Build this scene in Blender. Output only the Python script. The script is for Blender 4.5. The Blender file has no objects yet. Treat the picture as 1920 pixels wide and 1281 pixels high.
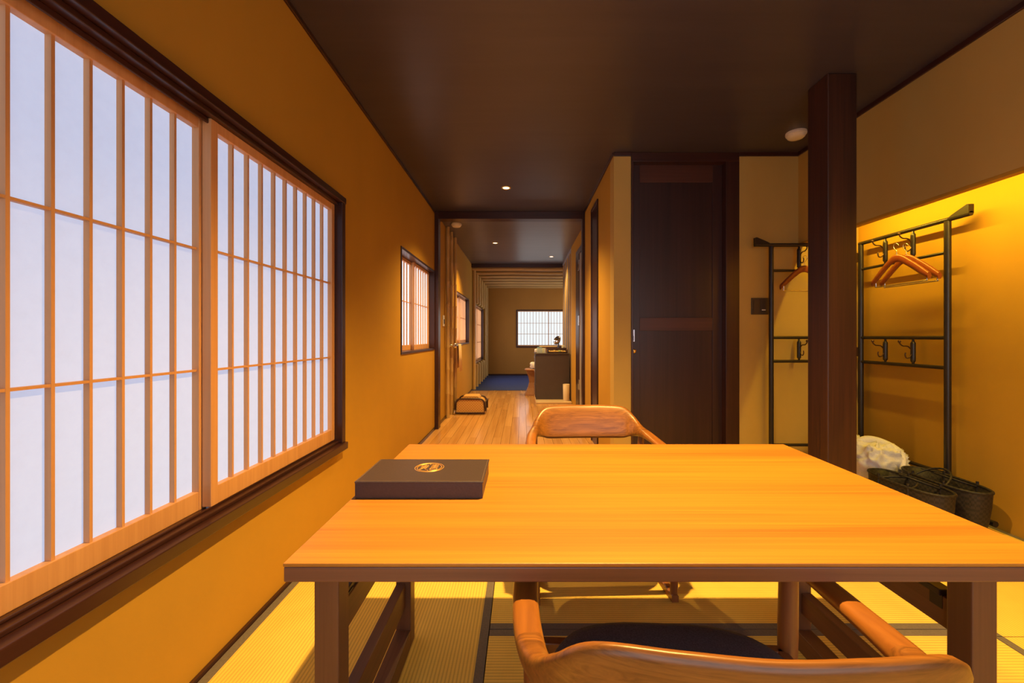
import bpy, math, random
from math import pi, sin, cos, radians
from mathutils import Vector, Matrix

random.seed(7)
S = bpy.context.scene
COL = S.collection

# ---------------------------------------------------------------- camera, world, exposure
F = 780.0                                   # focal length in pixels of the 1920x1281 frame
H = 1.08                                    # eye height
cam = bpy.data.cameras.new('camera')
cam_o = bpy.data.objects.new('camera', cam); COL.objects.link(cam_o)
cam_o.location = (0, 0, H); cam_o.rotation_euler = (pi/2, 0, 0)
cam.sensor_fit = 'HORIZONTAL'; cam.sensor_width = 36.0
cam.lens = 36.0*F/1920.0
cam.shift_x = -(980-960)/1920.0
cam.shift_y = (632-640.5)/1920.0
cam.clip_start = 0.01
S.camera = cam_o

w = bpy.data.worlds.new('world'); S.world = w; w.use_nodes = True
w.node_tree.nodes['Background'].inputs[0].default_value = (0.62, 0.72, 1.0, 1)
w.node_tree.nodes['Background'].inputs[1].default_value = 0.8
S.view_settings.view_transform = 'Standard'
S.view_settings.look = 'None'
S.view_settings.gamma = 1.0
S.view_settings.use_curve_mapping = False
S.view_settings.exposure = 0.0

LAMP = (1.0, 0.60, 0.16)                    # warm lamp colour
DINING_W, HALL_W, STRIP_W = 560.0, 230.0, 46.0
DAY = (0.63, 0.72, 1.0)
DAY_E, HALL_E, BACK_E, REAR_FILL_E, SIDE_E = 0.73, 1.5, 0.98, 2.6, 4.0

def spot(name, loc, watt, size=118, color=LAMP, parent=None, radius=0.025):
    l = bpy.data.lights.new(name, 'SPOT'); l.energy = watt; l.color = color
    l.spot_size = radians(size); l.spot_blend = 0.85; l.shadow_soft_size = radius
    o = bpy.data.objects.new(name, l); COL.objects.link(o); o.location = loc
    if parent: o.parent = parent; o.location = Vector(loc)-parent.location
    return o

# ---------------------------------------------------------------- materials
def nodes(name):
    m = bpy.data.materials.new(name); m.use_nodes = True
    nt = m.node_tree; b = nt.nodes['Principled BSDF']
    return m, nt, b
def N(nt, t, **kw):
    n = nt.nodes.new(t)
    for k, v in kw.items():
        if k in n.inputs.keys(): n.inputs[k].default_value = v
        else: setattr(n, k, v)
    return n
def rgba(c): return (c[0], c[1], c[2], 1)
def ramp(nt, fac, c1, c2, p1=0.3, p2=0.7):
    r = nt.nodes.new('ShaderNodeValToRGB')
    r.color_ramp.elements[0].position = p1; r.color_ramp.elements[0].color = rgba(c1)
    r.color_ramp.elements[1].position = p2; r.color_ramp.elements[1].color = rgba(c2)
    nt.links.new(fac, r.inputs[0]); return r
def coords(nt, scale, rot=(0,0,0), gen='Object'):
    tc = nt.nodes.new('ShaderNodeTexCoord'); mp = nt.nodes.new('ShaderNodeMapping')
    mp.inputs['Scale'].default_value = scale; mp.inputs['Rotation'].default_value = rot
    nt.links.new(tc.outputs[gen], mp.inputs[0]); return mp
def bump(nt, b, height, strength, dist=0.002):
    bp = nt.nodes.new('ShaderNodeBump'); bp.inputs['Strength'].default_value = strength
    bp.inputs['Distance'].default_value = dist
    nt.links.new(height, bp.inputs['Height']); nt.links.new(bp.outputs[0], b.inputs['Normal'])

def plain(name, c, rough=0.5, metal=0.0, var=0.0, scale=20, bumpy=0.0):
    m, nt, b = nodes(name)
    b.inputs['Roughness'].default_value = rough; b.inputs['Metallic'].default_value = metal
    mp = coords(nt, (scale,)*3)
    n = N(nt, 'ShaderNodeTexNoise', Scale=1.0, Detail=4.0); nt.links.new(mp.outputs[0], n.inputs['Vector'])
    v = max(var, 0.02)
    r = ramp(nt, n.outputs[0], [x*(1-v) for x in c], [min(1, x*(1+v)) for x in c])
    nt.links.new(r.outputs[0], b.inputs['Base Color'])
    if bumpy: bump(nt, b, n.outputs[0], bumpy)
    return m

def wood(name, c1, c2, axis='y', rough=0.4, grain=60, swirl=0.6, random_tone=0.0, spec=0.5, coat=0.0):
    """long-grain wood: noise squeezed across the grain"""
    m, nt, b = nodes(name)
    sc = {'x': (1.2, grain, grain), 'y': (grain, 1.2, grain), 'z': (grain, grain, 1.2)}[axis]
    mp = coords(nt, sc)
    n = N(nt, 'ShaderNodeTexNoise', Scale=1.0, Detail=6.0, Roughness=0.65, Distortion=swirl)
    nt.links.new(mp.outputs[0], n.inputs['Vector'])
    sc2 = tuple(x*0.13 if x > 2 else 0.5 for x in sc)
    mp2 = coords(nt, sc2)
    n2 = N(nt, 'ShaderNodeTexNoise', Scale=1.0, Detail=2.0); nt.links.new(mp2.outputs[0], n2.inputs['Vector'])
    mix = N(nt, 'ShaderNodeMath', operation='MULTIPLY_ADD'); mix.inputs[1].default_value = 0.55
    nt.links.new(n.outputs[0], mix.inputs[0])
    m3 = N(nt, 'ShaderNodeMath', operation='MULTIPLY'); m3.inputs[1].default_value = 0.45
    nt.links.new(n2.outputs[0], m3.inputs[0]); nt.links.new(m3.outputs[0], mix.inputs[2])
    src = mix.outputs[0]
    if random_tone:
        oi = nt.nodes.new('ShaderNodeObjectInfo')
        a = N(nt, 'ShaderNodeMath', operation='MULTIPLY_ADD'); a.inputs[1].default_value = random_tone; 
        nt.links.new(oi.outputs['Random'], a.inputs[0]); nt.links.new(src, a.inputs[2])
        s = N(nt, 'ShaderNodeMath', operation='SUBTRACT'); s.inputs[1].default_value = random_tone/2
        nt.links.new(a.outputs[0], s.inputs[0]); src = s.outputs[0]
    r = ramp(nt, src, c1, c2, 0.32, 0.68)
    nt.links.new(r.outputs[0], b.inputs['Base Color'])
    b.inputs['Roughness'].default_value = rough
    b.inputs['Specular IOR Level'].default_value = spec
    if coat:
        b.inputs['Coat Weight'].default_value = coat; b.inputs['Coat Roughness'].default_value = 0.12
    bump(nt, b, n.outputs[0], 0.12, 0.001)
    return m

def plaster(name, c, var=0.07):
    m, nt, b = nodes(name)
    mp = coords(nt, (1.3, 1.3, 0.8)); n = N(nt, 'ShaderNodeTexNoise', Scale=1.0, Detail=5.0, Roughness=0.6)
    nt.links.new(mp.outputs[0], n.inputs['Vector'])
    r = ramp(nt, n.outputs[0], [x*(1-var) for x in c], [x*(1+var) for x in c]); nt.links.new(r.outputs[0], b.inputs['Base Color'])
    b.inputs['Roughness'].default_value = 0.8; b.inputs['Specular IOR Level'].default_value = 0.25
    mp2 = coords(nt, (240,)*3); n2 = N(nt, 'ShaderNodeTexNoise', Scale=1.0, Detail=3.0)
    nt.links.new(mp2.outputs[0], n2.inputs['Vector']); bump(nt, b, n2.outputs[0], 0.12, 0.001)
    return m

def tatami(name, axis):
    """woven rush: fine ribs along one way, warp threads across"""
    m, nt, b = nodes(name)
    tc = nt.nodes.new('ShaderNodeTexCoord')
    w1 = N(nt, 'ShaderNodeTexWave', Scale=26.0, Distortion=0.3); w1.inputs['Detail Scale'].default_value = 3.0
    w1.bands_direction = 'X' if axis == 'y' else 'Y'
    w2 = N(nt, 'ShaderNodeTexWave', Scale=62.0, Distortion=0.2)
    w2.bands_direction = 'Y' if axis == 'y' else 'X'
    nt.links.new(tc.outputs['Object'], w1.inputs[0]); nt.links.new(tc.outputs['Object'], w2.inputs[0])
    mp = coords(nt, (9, 9, 9)); n = N(nt, 'ShaderNodeTexNoise', Scale=1.0, Detail=4.0); nt.links.new(mp.outputs[0], n.inputs['Vector'])
    p = N(nt, 'ShaderNodeMath', operation='POWER'); p.inputs[1].default_value = 0.35; nt.links.new(w1.outputs['Fac'], p.inputs[0])
    a = N(nt, 'ShaderNodeMath', operation='MULTIPLY'); nt.links.new(p.outputs[0], a.inputs[0])
    q = N(nt, 'ShaderNodeMath', operation='MULTIPLY_ADD'); q.inputs[1].default_value = 0.3; q.inputs[2].default_value = 0.7
    nt.links.new(w2.outputs['Fac'], q.inputs[0]); nt.links.new(q.outputs[0], a.inputs[1])
    r = ramp(nt, a.outputs[0], (0.54, 0.365, 0.085), (0.84, 0.575, 0.115), 0.15, 0.95)
    mx = N(nt, 'ShaderNodeMix', data_type='RGBA', blend_type='MULTIPLY'); mx.inputs[0].default_value = 0.35
    nt.links.new(r.outputs[0], mx.inputs[6])
    r2 = ramp(nt, n.outputs[0], (0.8, 0.76, 0.7), (1, 1, 1)); nt.links.new(r2.outputs[0], mx.inputs[7])
    nt.links.new(mx.outputs[2], b.inputs['Base Color'])
    b.inputs['Roughness'].default_value = 0.75; b.inputs['Specular IOR Level'].default_value = 0.2
    bump(nt, b, a.outputs[0], 0.35, 0.002)
    return m

def paper(name, col, e):
    """backlit shoji paper"""
    m, nt, b = nodes(name)
    mp = coords(nt, (30, 30, 30)); n = N(nt, 'ShaderNodeTexNoise', Scale=1.0, Detail=6.0, Roughness=0.7)
    nt.links.new(mp.outputs[0], n.inputs['Vector'])
    r = ramp(nt, n.outputs[0], [x*0.93 for x in col], col)
    nt.links.new(r.outputs[0], b.inputs['Emission Color']); b.inputs['Emission Strength'].default_value = e
    b.inputs['Base Color'].default_value = (0.25, 0.27, 0.30, 1); b.inputs['Roughness'].default_value = 0.9
    b.inputs['Specular IOR Level'].default_value = 0.0
    return m

def glow(name, col, e):
    m, nt, b = nodes(name)
    b.inputs['Base Color'].default_value = rgba(col); b.inputs['Emission Color'].default_value = rgba(col)
    b.inputs['Emission Strength'].default_value = e; return m

def weave(name, c1, c2, sx=60, sz=60, rough=0.6):
    m, nt, b = nodes(name)
    tc = nt.nodes.new('ShaderNodeTexCoord')
    k = N(nt, 'ShaderNodeTexChecker', Scale=float(sx)); k.inputs[1].default_value = rgba(c1); k.inputs[2].default_value = rgba(c2)
    nt.links.new(tc.outputs['Object'], k.inputs[0])
    nt.links.new(k.outputs[0], b.inputs['Base Color']); b.inputs['Roughness'].default_value = rough
    bump(nt, b, k.outputs[1], 0.5, 0.004)
    return m

def stone_glass(name, c, alpha=0.4):
    m, nt, b = nodes(name)
    b.inputs['Base Color'].default_value = rgba(c); b.inputs['Roughness'].default_value = 0.08
    b.inputs['Alpha'].default_value = alpha; return m

M = {}
M['wall'] = plaster('mustard_plaster', (0.44, 0.240, 0.026))
M['wall_far'] = plaster('brown_plaster', (0.42, 0.200, 0.040))
M['wall_olive'] = plaster('olive_plaster', (0.48, 0.325, 0.095))
M['ceiling'] = wood('ceiling_board', (0.042, 0.035, 0.048), (0.060, 0.050, 0.066), 'x', 0.34, 12, 0.2)
M['ceiling_hall'] = wood('hall_ceiling_daylight_tone', (0.085, 0.076, 0.092), (0.125, 0.112, 0.134), 'x', 0.30, 12, 0.2)  # ceiling boards again, lightened: daylight from the far windows put into the colour
M['dark'] = wood('dark_stained_wood', (0.022, 0.007, 0.006), (0.055, 0.018, 0.013), 'z', 0.32, 45, 0.5)
M['dark_y'] = wood('dark_stained_rail', (0.022, 0.007, 0.006), (0.055, 0.018, 0.013), 'y', 0.28, 45, 0.5)
M['dark_x'] = wood('dark_stained_beam', (0.022, 0.007, 0.006), (0.055, 0.018, 0.013), 'x', 0.28, 45, 0.5)
M['pillar'] = wood('pillar_wood', (0.012, 0.004, 0.003), (0.064, 0.019, 0.008), 'z', 0.45, 60, 1.6)
M['door'] = wood('door_wood', (0.018, 0.0065, 0.006), (0.046, 0.016, 0.013), 'z', 0.36, 55, 0.3)
M['door_rail'] = wood('door_rail_wood', (0.045, 0.013, 0.007), (0.085, 0.026, 0.013), 'x', 0.4, 55, 0.3)
M['cedar'] = wood('cedar', (0.50, 0.235, 0.085), (0.66, 0.345, 0.14), 'z', 0.5, 60, 0.3)
M['cedar_y'] = wood('cedar_rail', (0.50, 0.235, 0.085), (0.66, 0.345, 0.14), 'y', 0.5, 60, 0.3)
M['table_top'] = wood('table_top_wood', (0.27, 0.098, 0.009), (0.51, 0.212, 0.016), 'x', 0.5, 110, 0.35)
M['table_leg'] = wood('walnut_leg', (0.10, 0.040, 0.018), (0.19, 0.082, 0.036), 'z', 0.42, 70, 0.5)
M['table_edge'] = wood('walnut_edge', (0.13, 0.052, 0.024), (0.24, 0.105, 0.05), 'x', 0.42, 70, 0.5)
M['table_rail'] = wood('walnut_rail', (0.10, 0.040, 0.018), (0.19, 0.082, 0.036), 'y', 0.42, 70, 0.5)
M['chair'] = wood('walnut_chair', (0.060, 0.017, 0.004), (0.35, 0.135, 0.024), 'x', 0.35, 48, 2.2)
M['chair_arm'] = wood('walnut_arm', (0.16, 0.052, 0.010), (0.36, 0.135, 0.026), 'y', 0.33, 40, 0.8)
M['chair_leg'] = wood('walnut_chair_leg', (0.16, 0.055, 0.018), (0.30, 0.115, 0.035), 'z', 0.35, 50, 0.8)
M['fabric'] = plain('navy_fabric', (0.075, 0.078, 0.120), 0.9, 0, 0.35, 300, 0.5)
M['leather'] = plain('dark_leather', (0.048, 0.031, 0.032), 0.42, 0, 0.1, 200, 0.15)
M['stitch'] = plain('stitching', (0.16, 0.10, 0.07), 0.8)
M['gold'] = plain('gold_foil', (0.78, 0.42, 0.12), 0.35, 0.6)
M['tat_y'] = tatami('rush_weave_y', 'y'); M['tat_x'] = tatami('rush_weave_x', 'x')
M['band'] = plain('grey_cloth_band', (0.13, 0.105, 0.085), 0.85, 0, 0.12, 150, 0.2)
M['plank'] = wood('oak_plank', (0.44, 0.215, 0.065), (0.64, 0.36, 0.14), 'y', 0.22, 45, 0.4, 0.22, coat=0.4)
M['under'] = plain('subfloor', (0.10, 0.06, 0.03), 0.8)
M['carpet'] = plain('blue_carpet', (0.020, 0.038, 0.16), 0.95, 0, 0.3, 120, 0.6)
M['paper'] = paper('shoji_paper', DAY, DAY_E)
M['paper_h'] = paper('shoji_paper_hall', (0.9, 0.86, 0.95), HALL_E)
M['paper_h2'] = paper('shoji_paper_hall_end', (0.95, 0.88, 0.92), HALL_E*2)
M['paper_s'] = paper('shoji_paper_side', (1.0, 0.90, 0.78), SIDE_E)
M['paper_r'] = paper('shoji_paper_rear_fill', (0.86, 0.90, 1.0), REAR_FILL_E)
M['paper_b'] = paper('shoji_paper_back', (0.86, 0.93, 0.95), BACK_E)
M['bamboo'] = wood('bamboo', (0.42, 0.25, 0.075), (0.60, 0.40, 0.14), 'z', 0.35, 40, 0.3)
M['bamboo_x'] = wood('bamboo_rafter', (0.42, 0.25, 0.085), (0.60, 0.40, 0.16), 'x', 0.35, 40, 0.3)
M['black_metal'] = plain('black_lacquer', (0.016, 0.012, 0.014), 0.33, 0, 0.1)
M['hook'] = plain('antique_bronze', (0.10, 0.055, 0.035), 0.35, 0.8)
M['chrome'] = plain('chrome', (0.75, 0.75, 0.78), 0.2, 1.0)
M['brass'] = plain('brass', (0.75, 0.48, 0.15), 0.25, 1.0)
M['hanger'] = wood('hanger_wood', (0.15, 0.032, 0.010), (0.27, 0.066, 0.018), 'y', 0.28, 40, 0.4)
M['white'] = plain('white_plastic', (0.72, 0.69, 0.66), 0.45)
M['robe'] = plain('white_waffle_cotton', (0.80, 0.77, 0.82), 0.9, 0, 0.06, 160, 0.6)
M['towel'] = plain('cream_towel', (0.80, 0.58, 0.34), 0.95, 0, 0.06, 200, 0.4)
M['bag'] = weave('black_woven', (0.009, 0.007, 0.007), (0.024, 0.017, 0.015), 70)
M['bag_in'] = plain('basket_lining', (0.012, 0.012, 0.018), 0.9)
M['rattan'] = weave('rattan', (0.52, 0.27, 0.07), (0.68, 0.40, 0.13), 55)
M['rattan_frame'] = plain('dark_rattan_frame', (0.05, 0.02, 0.012), 0.4)
M['cabinet'] = plain('charcoal_laminate', (0.080, 0.062, 0.064), 0.5, 0, 0.05, 8)
M['stool'] = wood('stool_wood', (0.26, 0.115, 0.05), (0.40, 0.20, 0.09), 'z', 0.5, 40, 0.3)
M['pale_wood'] = wood('pale_board', (0.62, 0.46, 0.26), (0.74, 0.58, 0.36), 'x', 0.45, 40, 0.3)
M['beige'] = plain('beige_plastic', (0.72, 0.58, 0.42), 0.5)
M['plate'] = plain('switch_plate', (0.055, 0.040, 0.034), 0.45, 0.3)
M['blue_box'] = plain('blue_packet', (0.18, 0.36, 0.50), 0.5)
M['green_box'] = plain('green_packet', (0.45, 0.50, 0.18), 0.5)
M['yellow_box'] = plain('yellow_packet', (0.80, 0.55, 0.18), 0.5)
M['glass'] = stone_glass('clear_acrylic', (0.85, 0.9, 0.92), 0.25)
M['mirror'] = plain('mirror_glass', (0.55, 0.50, 0.45), 0.05, 1.0)
M['mirror_stand'] = plain('blue_grey_metal', (0.14, 0.19, 0.30), 0.3, 0.5)
M['door_leaf'] = plain('grey_door_edge', (0.34, 0.30, 0.27), 0.4)
M['lens'] = glow('lamp_lens', (1.0, 0.72, 0.28), 6.0)
M['lens_w'] = glow('lamp_lens_white', (1.0, 0.86, 0.6), 6.0)
M['strip'] = glow('led_strip', (1.0, 0.72, 0.22), 4.0)
M['gold_rim'] = plain('lamp_trim', (0.55, 0.38, 0.16), 0.35, 0.5)
M['grey_post'] = plain('grey_lilac_post', (0.30, 0.27, 0.30), 0.35)

# ---------------------------------------------------------------- mesh helpers
class MB:
    def __init__(self): self.v = []; self.f = []; self.sm = []
    def add(self, vs, fs, smooth=False):
        o = len(self.v); self.v += [tuple(p) for p in vs]
        for f in fs: self.f.append([i+o for i in f]); self.sm.append(smooth)
        return self
    def box(self, x0, x1, y0, y1, z0, z1):
        vs = [(x, y, z) for z in (z0, z1) for y in (y0, y1) for x in (x0, x1)]
        return self.add(vs, [(0,2,3,1), (4,5,7,6), (0,1,5,4), (2,6,7,3), (0,4,6,2), (1,3,7,5)])
    def loft(self, rings, closed=False, caps=True, smooth=True):
        n = len(rings[0]); vs = [p for r in rings for p in r]; fs = []
        k = len(rings)
        for i in range(k if closed else k-1):
            a = i*n; b = ((i+1) % k)*n
            for j in range(n): fs.append((a+j, a+(j+1) % n, b+(j+1) % n, b+j))
        self.add(vs, fs, smooth)
        if caps and not closed:
            self.add(rings[0], [tuple(range(n))[::-1]]); self.add(rings[-1], [tuple(range(n))])
        return self
    def tube(self, pts, r, n=8, closed=False):
        pts = [Vector(p) for p in pts]; k = len(pts)
        rs = r if isinstance(r, (list, tuple)) else [r]*k
        rings = []; up = None
        for i, p in enumerate(pts):
            if closed: t = pts[(i+1) % k]-pts[i-1]
            else: t = pts[min(i+1, k-1)]-pts[max(i-1, 0)]
            t.normalize()
            if up is None:
                up = Vector((0,0,1)) if abs(t.z) < 0.9 else Vector((1,0,0))
            a = (up-t*up.dot(t)).normalized(); up = a; b = t.cross(a)
            rings.append([p+(a*cos(2*pi*j/n)+b*sin(2*pi*j/n))*rs[i] for j in range(n)])
        return self.loft(rings, closed)
    def lathe(self, prof, c=(0,0,0), n=20, axis='z'):
        rings = []
        for r, h in prof:
            ring = []
            for j in range(n):
                a = 2*pi*j/n; u, v = r*cos(a), r*sin(a)
                q = {'z': (u, v, h), 'x': (h, u, v), 'y': (v, h, u)}[axis]
                ring.append((c[0]+q[0], c[1]+q[1], c[2]+q[2]))
            rings.append(ring)
        return self.loft(rings)
    def prism(self, pts, x0, x1, axis='x'):
        """outline extruded along an axis"""
        def at(p, d): return {'x': (d, p[0], p[1]), 'y': (p[0], d, p[1]), 'z': (p[0], p[1], d)}[axis]
        return self.loft([[at(p, x0) for p in pts], [at(p, x1) for p in pts]], smooth=False)
    def mesh(self, name, mat, off=(0,0,0)):
        me = bpy.data.meshes.new(name)
        me.from_pydata([(p[0]-off[0], p[1]-off[1], p[2]-off[2]) for p in self.v], [], self.f)
        me.polygons.foreach_set('use_smooth', self.sm); me.materials.append(mat); me.update()
        import bmesh
        bm = bmesh.new(); bm.from_mesh(me); bmesh.ops.recalc_face_normals(bm, faces=bm.faces); bm.to_mesh(me); bm.free()
        return me
    def build(self, name, mat, parent=None, bevel=0.0, local=False):
        root = parent
        while root is not None and root.parent is not None: root = root.parent
        off = (0,0,0) if (root is None or local) else tuple(root.location)
        o = bpy.data.objects.new(name, self.mesh(name, mat, off)); COL.objects.link(o)
        if parent: o.parent = parent
        if bevel:
            b = o.modifiers.new('bevel', 'BEVEL'); b.width = bevel; b.segments = 2; b.limit_method = 'ANGLE'
        return o

def box(x0, x1, y0, y1, z0, z1): return MB().box(x0, x1, y0, y1, z0, z1)
def tag(o, label, cat, group=None):
    o['label'] = label; o['category'] = cat
    if group: o['group'] = group
    return o
def thing(name, label, cat, loc=(0,0,0), rz=0, group=None):
    o = bpy.data.objects.new(name, None); COL.objects.link(o); o.location = loc; o.rotation_euler = (0,0,rz)
    o.empty_display_size = 0.05
    return tag(o, label, cat, group) if label else o
def struct(o, label=None):
    o['kind'] = 'structure'
    if label: o['label'] = label
    return o
def sroot(name, loc, label=None):
    o = bpy.data.objects.new(name, None); COL.objects.link(o); o.location = loc; return struct(o, label)
def inst(me, name, parent, loc, rot=(0,0,0)):
    o = bpy.data.objects.new(name, me); COL.objects.link(o); o.parent = parent; o.location = loc; o.rotation_euler = rot
    return o
def copy_tree(o, parent=None):
    c = o.copy(); COL.objects.link(c); c.parent = parent
    for ch in list(o.children): copy_tree(ch, c)
    return c
def catmull(P, n):
    """P: list of tuples (any length); n samples per span"""
    out = []
    for i in range(len(P)-1):
        p0, p1, p2, p3 = P[max(i-1, 0)], P[i], P[i+1], P[min(i+2, len(P)-1)]
        for k in range(n):
            t = k/n
            out.append(tuple(0.5*((2*b)+(-a+c)*t+(2*a-5*b+4*c-d)*t*t+(-a+3*b-3*c+d)*t**3) for a, b, c, d in zip(p0, p1, p2, p3)))
    out.append(tuple(P[-1])); return out

# ---------------------------------------------------------------- key dimensions
XL = -1.03; XR = 2.20; XA = 2.68; XC = 0.728; ZC = 2.55
YB = -1.1; YD = 3.32; YO = 4.86; YP = 8.42; YE = 11.6
WT = 0.16

# ---------------------------------------------------------------- walls with openings
def holed(b, a0, a1, z0, z1, holes, put):
    """tile a rectangle (a,z) leaving rectangular holes"""
    ys = sorted({a0, a1, *[h[0] for h in holes], *[h[1] for h in holes]})
    for i in range(len(ys)-1):
        s, e = ys[i], ys[i+1]
        hs = [h for h in holes if h[0] <= s+1e-6 and h[1] >= e-1e-6]
        if not hs: put(b, s, e, z0, z1)
        else:
            h = hs[0]
            if h[2] > z0: put(b, s, e, z0, h[2])
            if h[3] < z1: put(b, s, e, h[3], z1)
W1 = (0.46, 2.35, 0.455, 1.86); W2 = (3.51, 4.84, 0.93, 1.85); W3 = (6.43, 7.95, 0.955, 1.80); W4 = (9.02, 10.86, 0.49, 1.80)
b = MB(); holed(b, YB, YE+WT, -0.05, ZC, [W1, W2, W3, W4], lambda b, s, e, z0, z1: b.box(XL-WT, XL, s, e, z0, z1))
struct(b.build('wall_left', M['wall']), 'mustard plaster wall with the paper windows')
W5 = (-0.18, 1.42, 0.78, 1.84)
b = MB(); holed(b, XL-WT, 2.4, -0.05, ZC, [W5], lambda b, s, e, z0, z1: b.box(s, e, YE, YE+WT, z0, z1))
struct(b.build('wall_far', M['wall_far']), 'brown plaster wall at the far end of the corridor')
DX0, DX1 = 0.864, 1.724
b = MB(); b.box(XC, DX0, YD, YD+0.14, -0.05, ZC); b.box(DX1, XA+0.1, YD, YD+0.14, -0.05, ZC)
struct(b.build('wall_door', M['wall_olive']), 'plaster wall around the dark wooden door')
b = MB(); b.box(XC, XC+0.14, YD+0.14, YO, -0.05, ZC)
struct(b.build('wall_corridor', M['wall']), 'mustard corridor wall running back beside the dark door')
struct(box(XA, XA+0.1, YB, YD, -0.05, ZC).build('wall_alcove', M['wall']), 'mustard alcove wall washed by hidden light behind the clothes rack')
struct(box(XR, XR+0.04, YB, YD, 1.83, ZC).build('wall_right', M['wall_olive']), 'upper plaster wall hanging over the lit alcove')
b = MB(); holed(b, XL-WT, XA+0.1, -0.05, ZC, [(-0.75, 2.05, 0.35, 2.15)], lambda b, s, e, z0, z1: b.box(s, e, YB-0.1, YB, z0, z1))
struct(b.build('wall_back', M['wall']))
X2 = 0.80
b = MB(); b.box(X2, X2+0.12, YO+0.1, 5.08, -0.05, ZC); b.box(X2, X2+0.12, 6.18, 6.86, -0.05, ZC); b.box(X2, X2+0.12, 5.08, 6.18, 2.25, ZC)
struct(b.build('wall_hall', M['wall']), 'corridor wall end beside the dark inner doorway')
W7 = (8.75, 11.25, 0.45, 2.1)
b = MB(); holed(b, 4.5, YE, -0.05, ZC, [W7], lambda b, s, e, z0, z1: b.box(2.3, 2.4, s, e, z0, z1))
struct(b.build('wall_side', M['wall_olive']))
struct(box(XC+0.14, 2.4, YO-0.06, YO+0.05, -0.05, ZC).build('wall_store', M['wall_olive']))
struct(box(XL-WT, XA+0.1, YB-0.1, YO+0.06, ZC, ZC+0.1).build('ceiling', M['ceiling']), 'dark brown board ceiling of the dining room')
struct(box(XL-WT, XA+0.1, YO+0.06, YE+WT, ZC, ZC+0.1).build('ceiling_hall', M['ceiling_hall']), 'board ceiling beyond the lintel, daylight painted into its lighter colour')

# ---------------------------------------------------------------- floors
fl = struct(box(XL-WT, XA+0.1, YB-0.1, YE+WT, -0.12, -0.045).build('floor', M['under']), 'corridor floor of honey coloured oak planks')
pw, pl = 0.0895, 1.70
pm = box(-pw/2+0.0012, pw/2-0.0012, -pl/2+0.001, pl/2-0.001, -0.045, 0.0).mesh('plank', M['plank'])
pc = {}
def plank(x, y0, y1):
    key = round(y1-y0, 3)
    if key not in pc: pc[key] = box(-pw/2+0.0012, pw/2-0.0012, -key/2+0.001, key/2-0.001, -0.045, 0.0).mesh('plank', M['plank'])
    inst(pc[key], 'plank', fl, (x, (y0+y1)/2, 0))
i = 0
x = XL+pw/2
while x < 2.3:
    ya = YD+0.02 if x < XC else YO+0.06
    yb = YP-0.03
    off = (0.0, 0.57, 1.13)[i % 3]
    cuts = [ya]+[c for c in (YD+0.02+off+k*pl for k in range(0, 5)) if ya+0.15 < c < yb-0.15]+[yb]
    for c0, c1 in zip(cuts[:-1], cuts[1:]): plank(x, c0, c1)
    x += pw; i += 1
tag(box(XL, 2.3, YP-0.03, YE, -0.045, 0.008).build('carpet', M['carpet']), 'deep blue carpet laid before the far wall', 'carpet')
struct(box(XL, XC, YD-0.035, YD+0.02, -0.045, 0.002).build('trim_1', M['dark_x']), 'dark wooden sill between tatami and plank floor')

def mat(x0, x1, y0, y1, axis, label):
    t = thing('tatami_mat', label, 'tatami mat', ((x0+x1)/2, (y0+y1)/2, -0.045), group='tatami mats on the room floor')
    g = 0.0015; bw = 0.033
    if axis == 'y':
        box(x0+bw, x1-bw, y0+g, y1-g, -0.045, -0.0012).build('mat_surface', M['tat_y'], t)
        for a in (x0+g, x1-bw): box(a, a+bw-g, y0+g, y1-g, -0.045, 0.0).build('border_band', M['band'], t, 0.001)
    else:
        box(x0+g, x1-g, y0+bw, y1-bw, -0.045, -0.0012).build('mat_surface', M['tat_x'], t)
        for a in (y0+g, y1-bw): box(x0+g, x1-g, a, a+bw-g, -0.045, 0.0).build('border_band', M['band'], t, 0.001)
XJ, XK = -0.123, 1.70
mat(XL+0.012, XJ, 0.62, 2.42, 'y', 'tatami mat running along the wall under the large paper window')
mat(XL+0.012, XJ, 2.42, YD-0.035, 'y', 'short tatami mat at the corridor end of the window wall')
mat(XL+0.012, XJ, YB, 0.62, 'y', 'tatami mat beside the window wall nearest the viewer')
mat(XJ, XK, 1.537, 2.42, 'x', 'tatami mat crossing under the far chair behind the table')
mat(XJ, XK, 0.655, 1.537, 'x', 'tatami mat crossing directly under the near half of the table')
mat(XJ, XK, 2.42, YD-0.035, 'x', 'tatami mat crossing in front of the dark door')
mat(XJ, XK, YB, 0.655, 'x', 'tatami mat crossing under the near chair back')
mat(XK, XA, 1.50, YD, 'y', 'tatami mat in the alcove under the clothes rack')
mat(XK, XA, YB, 1.50, 'y', 'tatami mat right of the table along the alcove wall')

# ---------------------------------------------------------------- trims, lintel, pillar
tn = [1]
def trim(b, mat, label=None):
    tn[0] += 1; return struct(b.build('trim_%d' % tn[0], mat, None, 0.002), label)
trim(box(XL, XL+0.012, YB, YO, ZC-0.022, ZC), M['dark_y'], 'thin dark ceiling moulding above the window wall')
trim(box(XR-0.014, XR, YB, YD, ZC-0.03, ZC), M['dark_y'], 'dark ceiling moulding above the alcove wall')
trim(box(XC, DX0, YD-0.014, YD, ZC-0.03, ZC), M['dark_x'])
trim(box(DX1, XR, YD-0.014, YD, ZC-0.03, ZC), M['dark_x'])
trim(box(XC-0.012, XC, YD, YO, ZC-0.022, ZC), M['dark_y'])
struct(box(XL, XL+0.012, YB, YD, -0.045, 0.012).build('baseboard_left', M['dark_y']), 'thin dark strip at the foot of the window wall')
struct(box(XL, XL+0.012, YD+0.02, YO, 0, 0.03).build('baseboard_corridor', M['dark_y']))
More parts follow.
